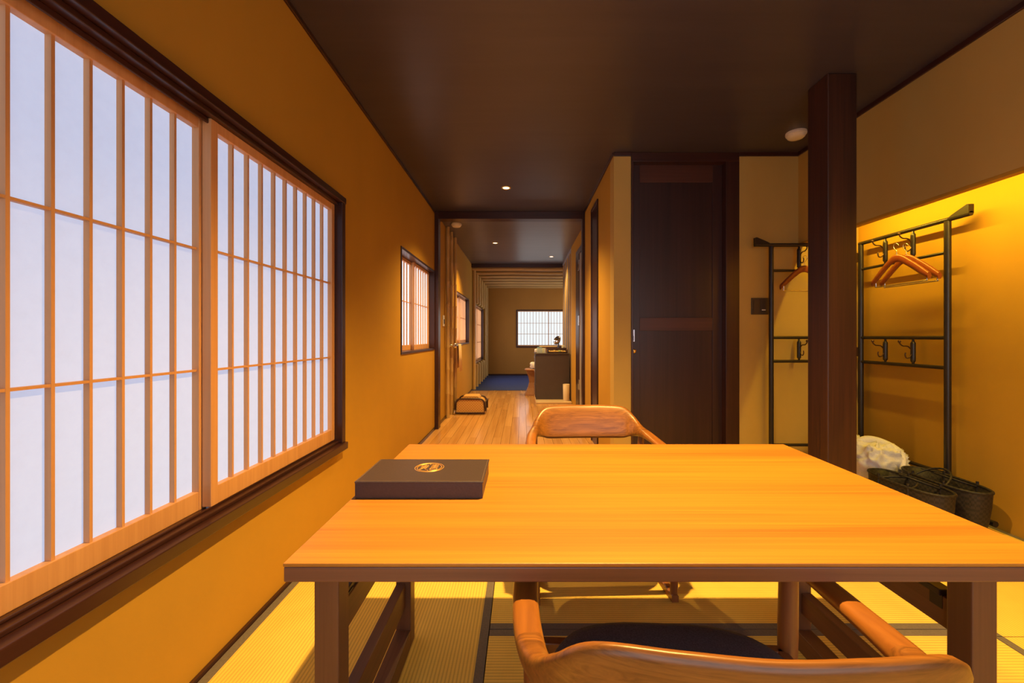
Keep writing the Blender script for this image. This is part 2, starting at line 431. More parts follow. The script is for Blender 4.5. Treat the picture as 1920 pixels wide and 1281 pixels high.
struct(box(XL, XL+0.012, YO+0.12, YP, 0, 0.03).build('baseboard_hall', M['dark_y']))
struct(box(XC-0.01, XC, YD+0.0, 3.98, 0, 0.03).build('baseboard_right', M['dark_y']))
struct(box(XL, 2.3, YE-0.012, YE, 0.008, 0.05).build('baseboard_far', M['dark_x']))
trim(box(XL+0.045, XC-0.03, YO, YO+0.12, 2.46, ZC-0.001), M['dark_x'], 'dark wooden lintel across the corridor')
trim(box(XL, XL+0.045, YO, YO+0.12, 0, ZC-0.001), M['dark'], 'dark upright post of the corridor opening beside small window')
trim(box(XC-0.03, X2, YO, YO+0.10, 0, ZC-0.001), M['dark'], 'dark upright post of the corridor opening on its door side')
trim(box(XL, 1.8, YP-0.06, YP, ZC-0.07, ZC-0.001), M['dark_x'], 'dark beam where the bamboo ceiling begins')
p = box(1.698, 1.862, 2.316, 2.480, 0.0, ZC).build('pillar', M['pillar'], None, 0.006)
tag(p, 'dark brown square wooden pillar standing before the alcove', 'pillar')
trim(box(XR, XR+0.04, YB, YD-0.001, 1.812, 1.83), M['wall'], None)

# ---------------------------------------------------------------- shoji windows
def shoji_panel(win, face, y0, y1, z0, z1, cols, rows, mpaper, stile=0.032, bot=0.062, top=0.036, th=0.030):
    """sliding paper screen in the plane X = face (room side), returned as part of win"""
    xb = face-th
    fr = MB()
    fr.box(xb, face, y0, y0+stile, z0, z1); fr.box(xb, face, y1-stile, y1, z0, z1)
    fr.box(xb, face-0.001, y0+stile, y1-stile, z0, z0+bot); fr.box(xb, face-0.001, y0+stile, y1-stile, z1-top, z1)
    p = fr.build('shoji_screen', M['cedar'], win, 0.0015)
    off = Vector(win.location)
    ia, ib, za, zb = y0+stile, y1-stile, z0+bot, z1-top
    box(xb+0.004, xb+0.006, ia-0.004, ib+0.004, za-0.004, zb+0.004).build('paper_sheet', mpaper, p)
    key = round(zb-za, 4)
    bm_ = box(-0.0155, 0, -0.004, 0.004, 0, key).mesh('lattice_bar', M['cedar'])
    for k in range(1, cols):
        inst(bm_, 'lattice_bar', p, Vector((face-0.008, ia+(ib-ia)*k/cols, za))-off)
    hm = box(-0.0150, 0, 0, ib-ia, -0.0035, 0.0035).mesh('lattice_rail', M['cedar_y'])
    for zz in rows: inst(hm, 'lattice_rail', p, Vector((face-0.0085, ia, zz))-off)
    return p

# window 1, the big one
wn = sroot('window_1', (XL, 1.4, W1[2]), 'large shoji window of two paper screens in a dark frame')
b = MB(); b.box(XL-WT, -0.995, W1[0], W1[1], 1.828, 1.862); b.box(XL-WT, -1.022, W1[0]+.04, W1[1]-.04, 1.812, 1.828)
b.box(-1.058, -1.050, W1[0]+.04, W1[1]-.04, 1.795, 1.812); b.box(-1.103, -1.092, W1[0]+.04, W1[1]-.04, 1.795, 1.812)
b.build('window_head', M['dark_y'], wn, 0.003)
b = MB(); b.box(XL-WT, -0.985, W1[0], W1[1], 0.452, 0.490); b.box(XL-WT, -1.020, W1[0]+.04, W1[1]-.04, 0.490, 0.503)
b.box(-1.050, -1.044, W1[0]+.04, W1[1]-.04, 0.503, 0.511)
b.build('window_sill', M['dark_y'], wn, 0.003)
box(XL-WT, -1.0, W1[1]-0.042, W1[1], 0.49, 1.828).build('window_jamb', M['dark'], wn, 0.003)
box(XL-WT, -1.0, W1[0], W1[0]+0.042, 0.49, 1.828).build('window_jamb', M['dark'], wn, 0.003)
shoji_panel(wn, -1.042, 1.391, 2.305, 0.511, 1.812, 10, (0.968, 1.374), M['paper'])
shoji_panel(wn, -1.075, 0.505, 1.414, 0.503, 1.812, 10, (0.968, 1.374), M['paper'])
box(XL-WT, XL-WT+0.004, W1[0]+.04, W1[1]-.04, 0.49, 1.828).build('outer_pane', M['glass'], wn)

def small_window(n, W, rows, cols, label, mp, face=-1.085):
    wn = sroot('window_%d' % n, (XL, (W[0]+W[1])/2, W[2]), label)
    t = 0.022; xo = XL+0.008
    box(XL-WT, xo, W[0], W[1], W[3]-t, W[3]).build('window_head', M['dark_y'], wn, 0.002)
    box(XL-WT, xo, W[0], W[1], W[2], W[2]+t).build('window_sill', M['dark_y'], wn, 0.002)
    for a in (W[0], W[1]-t): box(XL-WT, xo, a, a+t, W[2]+t, W[3]-t).build('window_jamb', M['dark'], wn, 0.002)
    mid = (W[0]+W[1])/2
    shoji_panel(wn, face-0.032, W[0]+t, mid+0.018, W[2]+t, W[3]-t, cols, rows, mp, 0.03, 0.05, 0.03, 0.028)
    shoji_panel(wn, face, mid-0.018, W[1]-t, W[2]+t, W[3]-t, cols, rows, mp, 0.03, 0.05, 0.03, 0.028)
    return wn
small_window(2, W2, (1.42,), 6, 'small shoji window just before the corridor opening', M['paper_h'])
small_window(3, W3, (1.42,), 7, 'shoji window above the towel in the far hall', M['paper_h2'])
small_window(4, W4, (0.95, 1.38), 9, 'tall narrow-looking shoji window between the bamboo uprights', M['paper_h2'])
# far window facing the viewer: build in left-wall orientation then turn
wn = sroot('window_5', (0.62, YE, W5[2]), 'bright shoji window in the far wall above the cabinet')
t = 0.03
box(W5[0], W5[1], YE-0.012, YE+WT, W5[3]-t, W5[3]).build('window_head', M['dark_x'], wn, 0.002)
box(W5[0], W5[1], YE-0.016, YE+WT, W5[2], W5[2]+0.045).build('window_sill', M['door_rail'], wn, 0.002)
for a in (W5[0], W5[1]-t): box(a, a+t, YE-0.012, YE+WT, W5[2]+0.045, W5[3]-t).build('window_jamb', M['dark'], wn, 0.002)
def shoji_front(wn, yf, x0, x1, z0, z1, cols, rows, mp=None, sg=1):
    mp = mp or M['paper_b']
    s = 0.022; fr = MB(); Y = lambda d: sorted((yf+sg*d[0], yf+sg*d[1]))
    B = lambda m, a, b_, d, c, e: m.box(a, b_, *Y(d), c, e)
    B(fr, x0, x0+s, (0, .03), z0, z1); B(fr, x1-s, x1, (0, .03), z0, z1)
    B(fr, x0+s, x1-s, (0, .03), z0, z0+0.03); B(fr, x0+s, x1-s, (0, .03), z1-0.022, z1)
    p = fr.build('shoji_screen', M['cedar'], wn, 0.001)
    B(MB(), x0+s, x1-s, (.022, .024), z0+0.03, z1-0.022).build('paper_sheet', mp, p)
    off = Vector(wn.location); a, b_ = x0+s, x1-s
    me = box(-0.005, 0.005, -0.007, 0.007, z0+0.03, z1-0.022).mesh('lattice_bar', M['cedar'])
    for k in range(1, cols): inst(me, 'lattice_bar', p, Vector((a+(b_-a)*k/cols, yf+sg*0.014, 0))-off)
    me = box(a, b_, -0.0065, 0.0065, -0.005, 0.005).mesh('lattice_rail', M['cedar'])
    for z in rows: inst(me, 'lattice_rail', p, Vector((0, yf+sg*0.0145, z))-off)
shoji_front(wn, YE+0.03, W5[0]+t, 0.735, W5[2]+0.045, W5[3]-t, 10, (1.163, 1.467))
shoji_front(wn, YE+0.065, 0.70, W5[1]-t, W5[2]+0.045, W5[3]-t, 8, (1.163, 1.467))

# side window of the far room, lighting the carpet and the bamboo
wn = sroot('window_7', (2.3, 10.0, W7[2]), 'shoji window of the far room on the side of the cabinet')
def side_panel(x0, y0, y1, z0, z1, cols, rows):
    fr = MB()
    fr.box(x0, x0+.03, y0, y0+.03, z0, z1); fr.box(x0, x0+.03, y1-.03, y1, z0, z1); fr.box(x0, x0+.03, y0+.03, y1-.03, z0, z0+.05); fr.box(x0, x0+.03, y0+.03, y1-.03, z1-.03, z1)
    p = fr.build('shoji_screen', M['cedar'], wn, 0.001); off = Vector(wn.location)
    box(x0+.022, x0+.024, y0+.03, y1-.03, z0+.05, z1-.03).build('paper_sheet', M['paper_s'], p)
    me = box(0, .014, -.004, .004, z0+.05, z1-.03).mesh('lattice_bar', M['cedar'])
    for k in range(1, cols): inst(me, 'lattice_bar', p, Vector((x0+.007, y0+.03+(y1-y0-.06)*k/cols, 0))-off)
    me = box(0, .0135, y0+.03, y1-.03, -.004, .004).mesh('lattice_rail', M['cedar_y'])
    for z in rows: inst(me, 'lattice_rail', p, Vector((x0+.0073, 0, z))-off)
box(2.285, 2.4, W7[0], W7[1], W7[3]-.03, W7[3]).build('window_head', M['dark_y'], wn); box(2.285, 2.4, W7[0], W7[1], W7[2], W7[2]+.03).build('window_sill', M['dark_y'], wn)
for a in (W7[0], W7[1]-.03): box(2.285, 2.4, a, a+.03, W7[2]+.03, W7[3]-.03).build('window_jamb', M['dark'], wn)
side_panel(2.31, W7[0]+.03, 10.02, W7[2]+.03, W7[3]-.03, 12, (0.9, 1.3, 1.7)); side_panel(2.345, 9.98, W7[1]-.03, W7[2]+.03, W7[3]-.03, 12, (0.9, 1.3, 1.7))
# unseen window added behind the viewer: fill daylight on faces turned to the camera
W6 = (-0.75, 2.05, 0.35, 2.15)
wn = sroot('window_6', (0.65, YB, W6[2]), 'wide unseen shoji window added behind the viewer for fill daylight')
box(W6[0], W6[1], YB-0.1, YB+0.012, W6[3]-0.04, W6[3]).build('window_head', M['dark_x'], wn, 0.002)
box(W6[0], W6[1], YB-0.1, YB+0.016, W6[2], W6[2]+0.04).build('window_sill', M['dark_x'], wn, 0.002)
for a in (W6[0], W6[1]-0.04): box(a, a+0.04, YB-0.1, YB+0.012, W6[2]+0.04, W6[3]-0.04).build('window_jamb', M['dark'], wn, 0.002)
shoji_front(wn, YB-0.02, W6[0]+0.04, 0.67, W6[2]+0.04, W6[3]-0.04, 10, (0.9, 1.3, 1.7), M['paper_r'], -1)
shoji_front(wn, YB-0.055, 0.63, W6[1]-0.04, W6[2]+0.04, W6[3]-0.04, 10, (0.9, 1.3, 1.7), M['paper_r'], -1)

# ---------------------------------------------------------------- doors
sc = 780/YD
def dX(px): return (px-980)/sc
def dZ(py): return H-(py-632)/sc
d = sroot('door_1', (1.29, YD, 0), 'tall dark brown wooden sliding door with two panels')
yf = YD-0.012
box(DX0, DX1, yf, YD+0.14, dZ(304), ZC-0.001).build('door_head', M['dark_x'], d, 0.003)
box(DX0, dX(1187), yf, YD+0.14, 0, dZ(304)).build('door_jamb', M['dark'], d, 0.002)
box(dX(1360), DX1, yf, YD+0.14, 0, dZ(304)).build('door_jamb', M['dark'], d, 0.002)
y1 = YD+0.055
leaf = box(dX(1187), dX(1360), y1+0.008, y1+0.035, 0.005, dZ(304)).build('door_panel', M['door'], d)
box(dX(1187), dX(1203), y1, y1+0.008, 0.005, dZ(304)).build('door_stile', M['door'], d, 0.0015)
box(dX(1342), dX(1360), y1, y1+0.008, 0.005, dZ(304)).build('door_stile', M['door'], d, 0.0015)
box(dX(1203), dX(1342), y1, y1+0.008, dZ(337), dZ(304)).build('door_rail', M['door_rail'], d, 0.0015)
box(dX(1203), dX(1342), y1, y1+0.008, dZ(620), dZ(595)).build('door_rail', M['door_rail'], d, 0.0015)
box(dX(1203), dX(1342), y1, y1+0.008, 0.005, 0.10).build('door_rail', M['door_rail'], d, 0.0015)
hp = box(dX(1188.5), dX(1193.5), y1-0.002, y1+0.001, dZ(641), dZ(618)).build('pull_plate', M['chrome'], d, 0.001)
box(dX(1189.2), dX(1191.6), y1-0.0026, y1-0.0018, dZ(639), dZ(630)).build('pull_recess', M['black_metal'], hp)
MB().lathe([(0.004, -0.020), (0.014, -0.018), (0.017, -0.012), (0.013, -0.006), (0.015, -0.003), (0.016, 0.0)], (dX(1192), y1, dZ(659)), 18, 'y').build('door_knob', M['brass'], d)

d = sroot('door_2', (X2, 5.6, 0), 'open inner doorway with grey door edge and chrome hinges')
box(X2-0.012, X2+0.12, 5.83, 6.18, 0, 2.25).build('door_jamb', M['dark'], d, 0.003)
box(X2-0.012, X2+0.12, 5.05, 6.18, 2.25, 2.33).build('door_head', M['dark_y'], d, 0.003)
lf = box(X2-0.004, X2+0.034, 5.10, 5.825, 0.01, 2.245).build('door_leaf', M['door_leaf'], d, 0.002)
for z in (0.34, 1.24, 2.02):
    MB().box(X2-0.018, X2-0.006, 5.80, 5.90, z, z+0.14).build('hinge', M['chrome'], d, 0.002)
d = sroot('door_3', (XC, 4.2, 0), 'narrow dark wooden panel set into the corridor wall')
box(XC-0.006, XC, 4.03, 4.34, 0, 2.38).build('door_panel', M['dark'], d, 0.002)
for a in (4.0, 4.34): box(XC-0.014, XC, a, a+0.03, 0, 2.41).build('door_jamb', M['dark'], d, 0.002)
box(XC-0.014, XC, 4.03, 4.34, 2.38, 2.41).build('door_head', M['dark_y'], d, 0.002)

# ---------------------------------------------------------------- ceiling lamps and detectors
def downlight(x, y, label, watt, lens, size=118):
    t = thing('downlight', label, 'downlight', (x, y, ZC), group='recessed ceiling downlights')
    rr = MB(); prof = [(0.034, -0.001), (0.036, -0.006), (0.046, -0.006), (0.048, 0.0)]
    rings = []
    for r, h in prof: rings.append([(x+r*cos(2*pi*j/24), y+r*sin(2*pi*j/24), ZC+h) for j in range(24)])
    rr.loft(rings, caps=False).build('trim_ring', M['gold_rim'], t)
    MB().lathe([(0.001, -0.002), (0.033, -0.002), (0.026, 0.0)], (x, y, ZC), 20).build('lamp_lens', lens, t)
    spot('lamp', (x, y, ZC-0.012), watt, size, LAMP, t)
downlight(0.37, 1.36, 'recessed warm downlight straight above the dining table', DINING_W, M['lens'])
downlight(-0.163, 4.095, 'glowing star-like downlight in the ceiling before the lintel', HALL_W*1.45, M['lens'])
downlight(-0.43, 6.5, 'dim warm downlight in the hall ceiling towards the bamboo poles', HALL_W*1.1, M['lens'])
downlight(0.526, 7.6, 'small white downlight in the hall ceiling above the cabinet', HALL_W*0.6, M['lens_w'])
def detector(x, y, label):
    t = thing('smoke_detector', label, 'smoke detector', (x, y, ZC), group='round ceiling detectors')
    MB().lathe([(0.066, 0.0), (0.068, -0.012), (0.064, -0.022)], (x, y, ZC), 28).build('base_ring', M['white'], t)
    MB().lathe([(0.060, -0.020), (0.056, -0.034), (0.046, -0.042), (0.020, -0.045), (0.001, -0.045)], (x, y, ZC), 28).build('cover', M['white'], t)
detector(1.965, 2.99, 'round white smoke detector on the dark ceiling beside the pillar')
detector(-0.86, 5.40, 'round white smoke detector just past the corridor lintel')
# hidden light strip of the alcove
t = thing('light_strip', 'warm light strip hidden behind the hanging alcove wall', 'light strip', (2.33, 1.6, 2.06))
box(2.315, 2.345, 0.0, 3.2, 2.065, 2.085).build('mounting_rail', M['white'], t)
box(2.318, 2.342, 0.0, 3.2, 2.060, 2.065).build('diffuser', M['strip'], t)
l = bpy.data.lights.new('strip_lamp', 'AREA'); l.shape = 'RECTANGLE'; l.size = 0.02; l.size_y = 3.2; l.energy = STRIP_W; l.color = (1.0, 0.64, 0.05)
lo = bpy.data.objects.new('strip_lamp', l); COL.objects.link(lo); lo.parent = t; lo.location = (0.0, 0.0, -0.004)
lo.rotation_euler = (0, radians(-32), 0)

# ---------------------------------------------------------------- dining table
TX0, TX1, TY0, TY1, TZ = -0.445, 1.022, 0.771, 1.630, 0.66
tb = thing('dining_table', 'long orange-brown wooden dining table with sled legs', 'table', ((TX0+TX1)/2, (TY0+TY1)/2, 0))
top = box(TX0, TX1, TY0, TY1, TZ-0.007, TZ).build('table_top', M['table_top'], tb, 0.002)
box(TX0+0.0008, TX1-0.0008, TY0+0.0008, TY1-0.0008, TZ-0.036, TZ-0.0072).build('table_edge', M['table_edge'], tb, 0.003)
for (a, c, s) in ((TX0+0.004, TX0+0.056, 1), (TX1-0.072, TX1-0.018, -1)):
    for (y0, y1) in ((0.879, 0.933), (1.446, 1.500)):
        box(a, c, y0, y1, 0.0, TZ-0.036).build('leg', M['table_leg'], tb, 0.003)
    box(a+0.014, c-0.010, 0.933, 1.446, 0.415, 0.485).build('upper_stretcher', M['table_rail'], tb, 0.002)
    box(a+0.002, c-0.018, 0.933, 1.446, 0.140, 0.222).build('lower_stretcher', M['table_rail'], tb, 0.002) if s > 0 else \
        box(a+0.018, c-0.002, 0.933, 1.446, 0.120, 0.190).build('lower_stretcher', M['table_rail'], tb, 0.002)
    box(a, c, 0.933, 1.446, 0.0, 0.062).build('floor_runner', M['table_rail'], tb, 0.003)
    cx = (a+c)/2
    br = box(cx-0.020, cx+0.012, 0.955, 1.015, 0.485, 0.500).build('metal_clip', M['black_metal'], tb, 0.002)
    box(cx+0.012*s-0.002, cx+0.012*s+0.002, 0.955, 0.985, 0.455, 0.490).build('clip_tab', M['black_metal'], br)

# ---------------------------------------------------------------- information binder
bx0, bx1, by0, by1 = -0.436, -0.104, 1.080, 1.275
bd = thing('leather_binder', 'thick dark leather binder with gold crest on the table', 'binder', ((bx0+bx1)/2, (by0+by1)/2, TZ))
box(bx0+0.001, bx1-0.0005, by0+0.003, by1+0.003, TZ+0.004, TZ+0.040).build('page_block', M['leather'], bd, 0.002)
box(bx0, bx1, by0, by0+0.004, TZ, TZ+0.0425).build('spine', M['leather'], bd, 0.0015)
box(bx0, bx1, by0+0.003, by1+0.004, TZ, TZ+0.004).build('back_cover', M['leather'], bd, 0.001)
cv = box(bx0-0.001, bx1+0.002, by0-0.001, by1+0.004, TZ+0.040, TZ+0.0445).build('front_cover', M['leather'], bd, 0.002)
b = MB()
for (p, q) in (((bx0+.004, by0+.004), (bx1-.004, by0+.004)), ((bx1-.003, by0+.004), (bx1-.003, by1)), ((bx0+.003, by0+.004), (bx0+.003, by1))):
    b.tube([(p[0], p[1], TZ+0.0446), (q[0], q[1], TZ+0.0446)], 0.0005, 5)
b.build('stitching', M['stitch'], cv)
ex, ey, ez, R = -0.268, 1.196, TZ+0.0448, 0.0405
b = MB()
for r in (R, R-0.006):
    b.tube([(ex+r*cos(2*pi*j/40), ey+r*sin(2*pi*j/40), ez) for j in range(40)], 0.0013, 5, True)
def stroke(x0, y0, x1, y1, w_=0.0017): b.tube([(ex+x0*R, ey+y0*R, ez), (ex+x1*R, ey+y1*R, ez)], w_, 5)
for s in ((-.62,.30,-.10,.36), (-.36,.58,-.36,-.05), (-.62,.06,-.10,.10), (-.58,-.14,-.14,-.12), (-.36,-.12,-.60,-.50), (-.36,-.12,-.12,-.48),
          (.10,.52,.56,.52), (.10,.28,.60,.28), (.10,.04,.60,.04), (.34,.66,.34,-.10), (.12,-.20,.58,-.20), (.12,-.20,.12,-.52), (.58,-.20,.58,-.52), (.12,-.52,.58,-.52),
          (-.06,.70,-.06,.56), (-.02,-.60,.04,-.74)): stroke(*s)
b.build('gold_crest', M['gold'], cv)

# ---------------------------------------------------------------- armchairs
def ring_at(p, nrm, z, h, w_, tilt, n=14, e=0.72):
    r = []
    for j in range(n):
        a = 2*pi*j/n; c, s = cos(a), sin(a)
        u = math.copysign(abs(c)**e, c)*w_; v = math.copysign(abs(s)**e, s)*h
        q = Vector((p[0], p[1], z))+nrm*(u+tilt*v)+Vector((0, 0, v)); r.append(q)
    return r
def make_chair(label, loc, rz):
    t = thing('armchair', label, 'armchair', loc, rz, 'armchairs at the dining table')
    half = [(-.292,.255,.582,.010,.021,0), (-.297,.14,.584,.012,.024,0), (-.294,.02,.590,.014,.024,.03), (-.282,-.085,.600,.018,.023,.10),
            (-.264,-.148,.608,.026,.019,.2), (-.238,-.192,.624,.050,.015,.30), (-.196,-.217,.640,.077,.013,.30), (-.10,-.234,.642,.082,.013,.30), (0,-.240,.641,.082,.013,.30)]
    P = half+[(-a,b_,c,d_,e,f) for a,b_,c,d_,e,f in half[-2::-1]]
    C = catmull(P, 7); rings = []
    for i, q in enumerate(C):
        a, c = C[max(i-1, 0)], C[min(i+1, len(C)-1)]
        tg = Vector((c[0]-a[0], c[1]-a[1], 0)).normalized(); nrm = Vector((tg.y, -tg.x, 0))
        rings.append(ring_at(q, nrm, q[2], q[3], q[4], q[5]))
    s = 3*7
    MB().loft(rings[:s+1]).build('arm', M['chair_arm'], t, local=True)
    MB().loft(rings[s:len(rings)-s]).build('backrest', M['chair'], t, local=True)
    MB().loft(rings[len(rings)-s-1:]).build('arm', M['chair_arm'], t, local=True)
    for sx in (-1, 1):
        MB().tube([(sx*.282,.232,.02), (sx*.288,.236,.2), (sx*.292,.238,.42), (sx*.294,.238,.585)], [.015,.018,.021,.019], 14).build('leg', M['chair_leg'], t, local=True)
        MB().tube([(sx*.262,-.215,.02), (sx*.264,-.19,.2), (sx*.266,-.165,.42), (sx*.267,-.138,.600)], [.015,.018,.019,.014], 14).build('leg', M['chair_leg'], t, local=True)
        MB().loft([[(sx*(.282-.02*k/6)+dx, .25-.49*k/6, z) for dx, z in ((-.014,0.001), (.014,0.001), (.014,.026), (.010,.030), (-.010,.030), (-.014,.026))] for k in range(7)], smooth=False).build('floor_runner', M['chair_leg'], t, local=True)
        MB().box(min(sx*.262, sx*.286), max(sx*.262, sx*.286), -.17, .235, .335, .375).build('side_rail', M['chair_leg'], t, .003, local=True)
    MB().box(-.28, .28, .222, .246, .335, .375).build('front_rail', M['chair_leg'], t, .003, local=True)
    MB().box(-.26, .26, -.18, -.158, .335, .375).build('rear_rail', M['chair_leg'], t, .003, local=True)
    rg = []
    for zz, k in ((.375,.97), (.385,1.0), (.405,1.0), (.420,.96), (.430,.86), (.436,.62), (.438,.3), (.4385,.02)):
        rr = []
        for j in range(40):
            a = 2*pi*j/40; c, s_ = cos(a), sin(a); e = 0.62
            rr.append((math.copysign(abs(c)**e, c)*.252*k, .035+math.copysign(abs(s_)**e, s_)*.212*k, zz))
        rg.append(rr)
    MB().loft(rg).build('seat', M['fabric'], t, local=True)
    return t
make_chair('curved wooden armchair nearest the viewer, back turned, pushed under the table', (0.298, 0.722, 0), radians(-3))
make_chair('curved wooden armchair on the far side of the table facing the viewer', (0.330, 1.930, 0), radians(182))

# ---------------------------------------------------------------- folding clothes rack
rk = thing('clothes_rack', 'black two-panel folding clothes rack with hooks in the alcove corner', 'clothes rack', (2.59, 3.24, 0))
def rackpanel(o, dvec, nvec, length, ext):
    """o: hinge post base; dvec: along the panel away from the hinge; nvec: towards the room"""
    o = Vector(o); dv = Vector(dvec); nv = Vector(nvec)
    P = lambda a, z, n=0.0: o+dv*a+nv*n+Vector((0,0,z))
    K = M['black_metal']
    for a in (0.0, length): MB().tube([P(a, 0.0), P(a, 1.79)], 0.0175, 14).build('post', K, rk)
    MB().tube([P(-0.012, 1.80), P(length+ext, 1.80)], 0.014, 12).build('top_rail', K, rk)
    # flared horn at the rail end
    side = dv.cross(Vector((0,0,1)))
    prof = [(length+ext-0.125, 0.006), (length+ext, 0.006), (length+ext, 0.060), (length+ext-0.012, 0.060), (length+ext-0.06, 0.040), (length+ext-0.10, 0.022)]
    rings = [[P(a, 1.796+z)+side*sd for a, z in prof] for sd in (-0.016, 0.016)]
    MB().loft(rings, smooth=False).build('rail_horn', K, rk, 0.003)
    for z, r in ((1.600, 0.010), (1.075, 0.012), (0.890, 0.012), (0.235, 0.012)):
        MB().tube([P(0, z), P(length, z)], r, 10).build('rail', K, rk)
    MB().tube([P(length-0.22, 0.045), P(length+0.26, 0.045)], [0.014, 0.017], 10).build('foot', K, rk)
    for frac in (0.33, 0.655):
        for z0, z1 in ((1.600, 1.800), (0.890, 1.075)):
            h = z1-z0; c = P(length*frac, 0)
            sp = MB().lathe([(0.006, z0+0.006), (0.008, z0+0.02), (0.014, z0+0.028), (0.0145, z0+0.04), (0.0145, z1-0.045), (0.014, z1-0.034), (0.008, z1-0.026), (0.006, z1-0.008)], (c.x, c.y, 0), 12).build('spindle', K, rk)
            Q = lambda n, z: c+nv*n+Vector((0,0,z))
            zm = z0+h*0.62
            MB().tube(catmull([tuple(Q(.012, zm-.01)), tuple(Q(.035, zm+.012)), tuple(Q(.070, zm+.016)), tuple(Q(.088, zm+.030)), tuple(Q(.092, zm+.042))], 5), 0.0042, 8).build('hook', M['hook'], sp)
            e = Q(.092, zm+.046); MB().lathe([(0.001, -0.009), (0.007, -0.006), (0.009, 0), (0.007, 0.006), (0.001, 0.009)], tuple(e), 10).build('hook_knob', M['hook'], sp)
            zl = z0+h*0.40
            MB().tube(catmull([tuple(Q(.012, zl)), tuple(Q(.026, zl-.022)), tuple(Q(.046, zl-.024)), tuple(Q(.054, zl-.004)), tuple(Q(.050, zl+.010))], 5), 0.0038, 8).build('hook', M['hook'], sp)
rackpanel((2.575, 3.255, 0), (-1, 0, 0), (0, -1, 0), 0.63, 0.13)
rackpanel((2.610, 3.210, 0), (0, -1, 0), (-1, 0, 0), 0.655, 0.135)
for z in (0.93, 1.66): box(2.572, 2.606, 3.214, 3.248, z, z+0.07).build('hinge', M['hook'], rk)

# ---------------------------------------------------------------- hangers
def make_hanger(label, loc, rz, bar=True):
    """hook eye at the origin, arms along local x"""
    t = thing('clothes_hanger', label, 'hanger', loc, rz, 'wooden clothes hangers on the rack')
    for s in (1,):
        C = catmull([(-.200,-.016,-.232,.022,.014), (-.150,-.010,-.190,.027,.012), (-.09,-.004,-.140,.027,.010), (-.035,0,-.100,.027,.009), (0,0,-.090,.027,.009),
                     (.035,0,-.100,.027,.009), (.09,-.004,-.140,.027,.010), (.150,-.010,-.190,.027,.012), (.200,-.016,-.232,.022,.014)], 5)
        rings = [[(q[0], q[1]+q[4]*cos(2*pi*j/10), q[2]+q[3]*sin(2*pi*j/10)) for j in range(10)] for q in C]
        MB().loft(rings).build('hanger_arms', M['hanger'], t, local=True)
    hk = [(0,0,-.068), (0,0,-.040), (.012,0,-.028), (.022,0,-.010), (.018,0,.006), (.004,0,.010), (-.010,0,.002), (-.013,0,-.008)]
    MB().tube(catmull(hk, 4), 0.0021, 8).build('wire_hook', M['chrome'], t, local=True)
    if bar:
        b_ = MB().tube([(-.185,-.022,-.262), (.185,-.022,-.262)], 0.0045, 8); b_.build('trouser_bar', M['chrome'], t, local=True)
        for s in (-1, 1): MB().tube([(s*.18,-.022,-.225), (s*.18,-.022,-.264)], 0.004, 8).build('bar_clip', M['chrome'], t, local=True)
    return t
make_hanger('reddish wooden hanger with chrome bar, front one on the side-wall rack', (2.490, 2.770, 1.694), radians(92))
make_hanger('reddish wooden hanger close behind another on the side-wall rack', (2.540, 2.755, 1.690), radians(92))
make_hanger('reddish wooden hanger half hidden by the pillar', (2.157, 3.185, 1.692), radians(3))

# ---------------------------------------------------------------- switch plates
t = thing('switch_plate', 'square dark bronze wall switch left of the clothes rack', 'switch', (dX(1424), YD, dZ(574)))
box(dX(1408), dX(1440), YD-0.008, YD, dZ(590), dZ(559)).build('plate', M['plate'], t, 0.003)
for (a, c) in ((1412, 1423), (1425, 1436)):
    box(dX(a), dX(c), YD-0.011, YD-0.007, dZ(586), dZ(563)).build('rocker', M['plate'], t, 0.001)
box(dX(1427), dX(1434), YD-0.012, YD-0.010, dZ(582.5), dZ(580.5)).build('indicator', M['white'], t)
t = thing('wall_switch', 'small white wall switch just past the lintel post', 'switch', (XL, 5.39, 1.29))
box(XL, XL+0.012, 5.35, 5.43, 1.22, 1.36).build('plate', M['white'], t, 0.003)
box(XL+0.011, XL+0.016, 5.37, 5.41, 1.25, 1.31).build('rocker', M['plate'], t, 0.001)

# ---------------------------------------------------------------- baskets and robes in the alcove
def tote(label, cx, cy, L, W, Ht, rz, tipped):
    t = thing('woven_basket', label, 'basket', (cx, cy, 0.0), rz, 'black woven baskets by the rack')
    n = 36
    def el(k, z, lift=0.0, e=0.8):
        r = []
        for j in range(n):
            a = 2*pi*j/n; c, s = cos(a), sin(a)
            r.append((math.copysign(abs(c)**e, c)*W/2*k, math.copysign(abs(s)**e, s)*L/2*k, z+lift*(c*c)))
        return r
    rg = [el(.80, .001), el(.86, .02), el(.93, Ht*.35), el(.98, Ht*.7), el(1.0, Ht*.97), el(1.0, Ht), el(.95, Ht), el(.93, Ht*.7), el(.86, Ht*.3), el(.78, .014), el(.3, .012)]
    MB().loft(rg[:7]+rg[7:]).build('basket_body', M['bag'], t, local=True)
    MB().tube(el(.99, Ht, e=.8), 0.0075, 8, True).build('rim', M['bag'], t, local=True)
    for s, lean in ((-1, tipped[0]), (1, tipped[1])):
        pts = []
        for k in range(13):
            a = pi*k/12; hz = sin(a)*0.12
            pts.append((s*W*.46+hz*sin(lean), -cos(a)*L*.20, Ht-0.01+hz*cos(lean)))
        MB().tube(pts, 0.0055, 7).build('handle', M['bag'], t, local=True)
        for k in (-1, 1):
            MB().tube([(s*W*.46, k*L*.20, Ht*.72), (s*W*.47, k*L*.20, Ht+0.02)], 0.007, 7).build('handle_strap', M['bag'], t, local=True)
tote('black woven oval basket nearer the table, its handles folded down', 2.225, 2.40, 0.46, 0.20, 0.245, radians(2), (radians(78), radians(-70)))
tote('black woven oval basket against the alcove wall with raised handle', 2.470, 2.44, 0.47, 0.20, 0.245, radians(-1), (radians(55), radians(-72)))

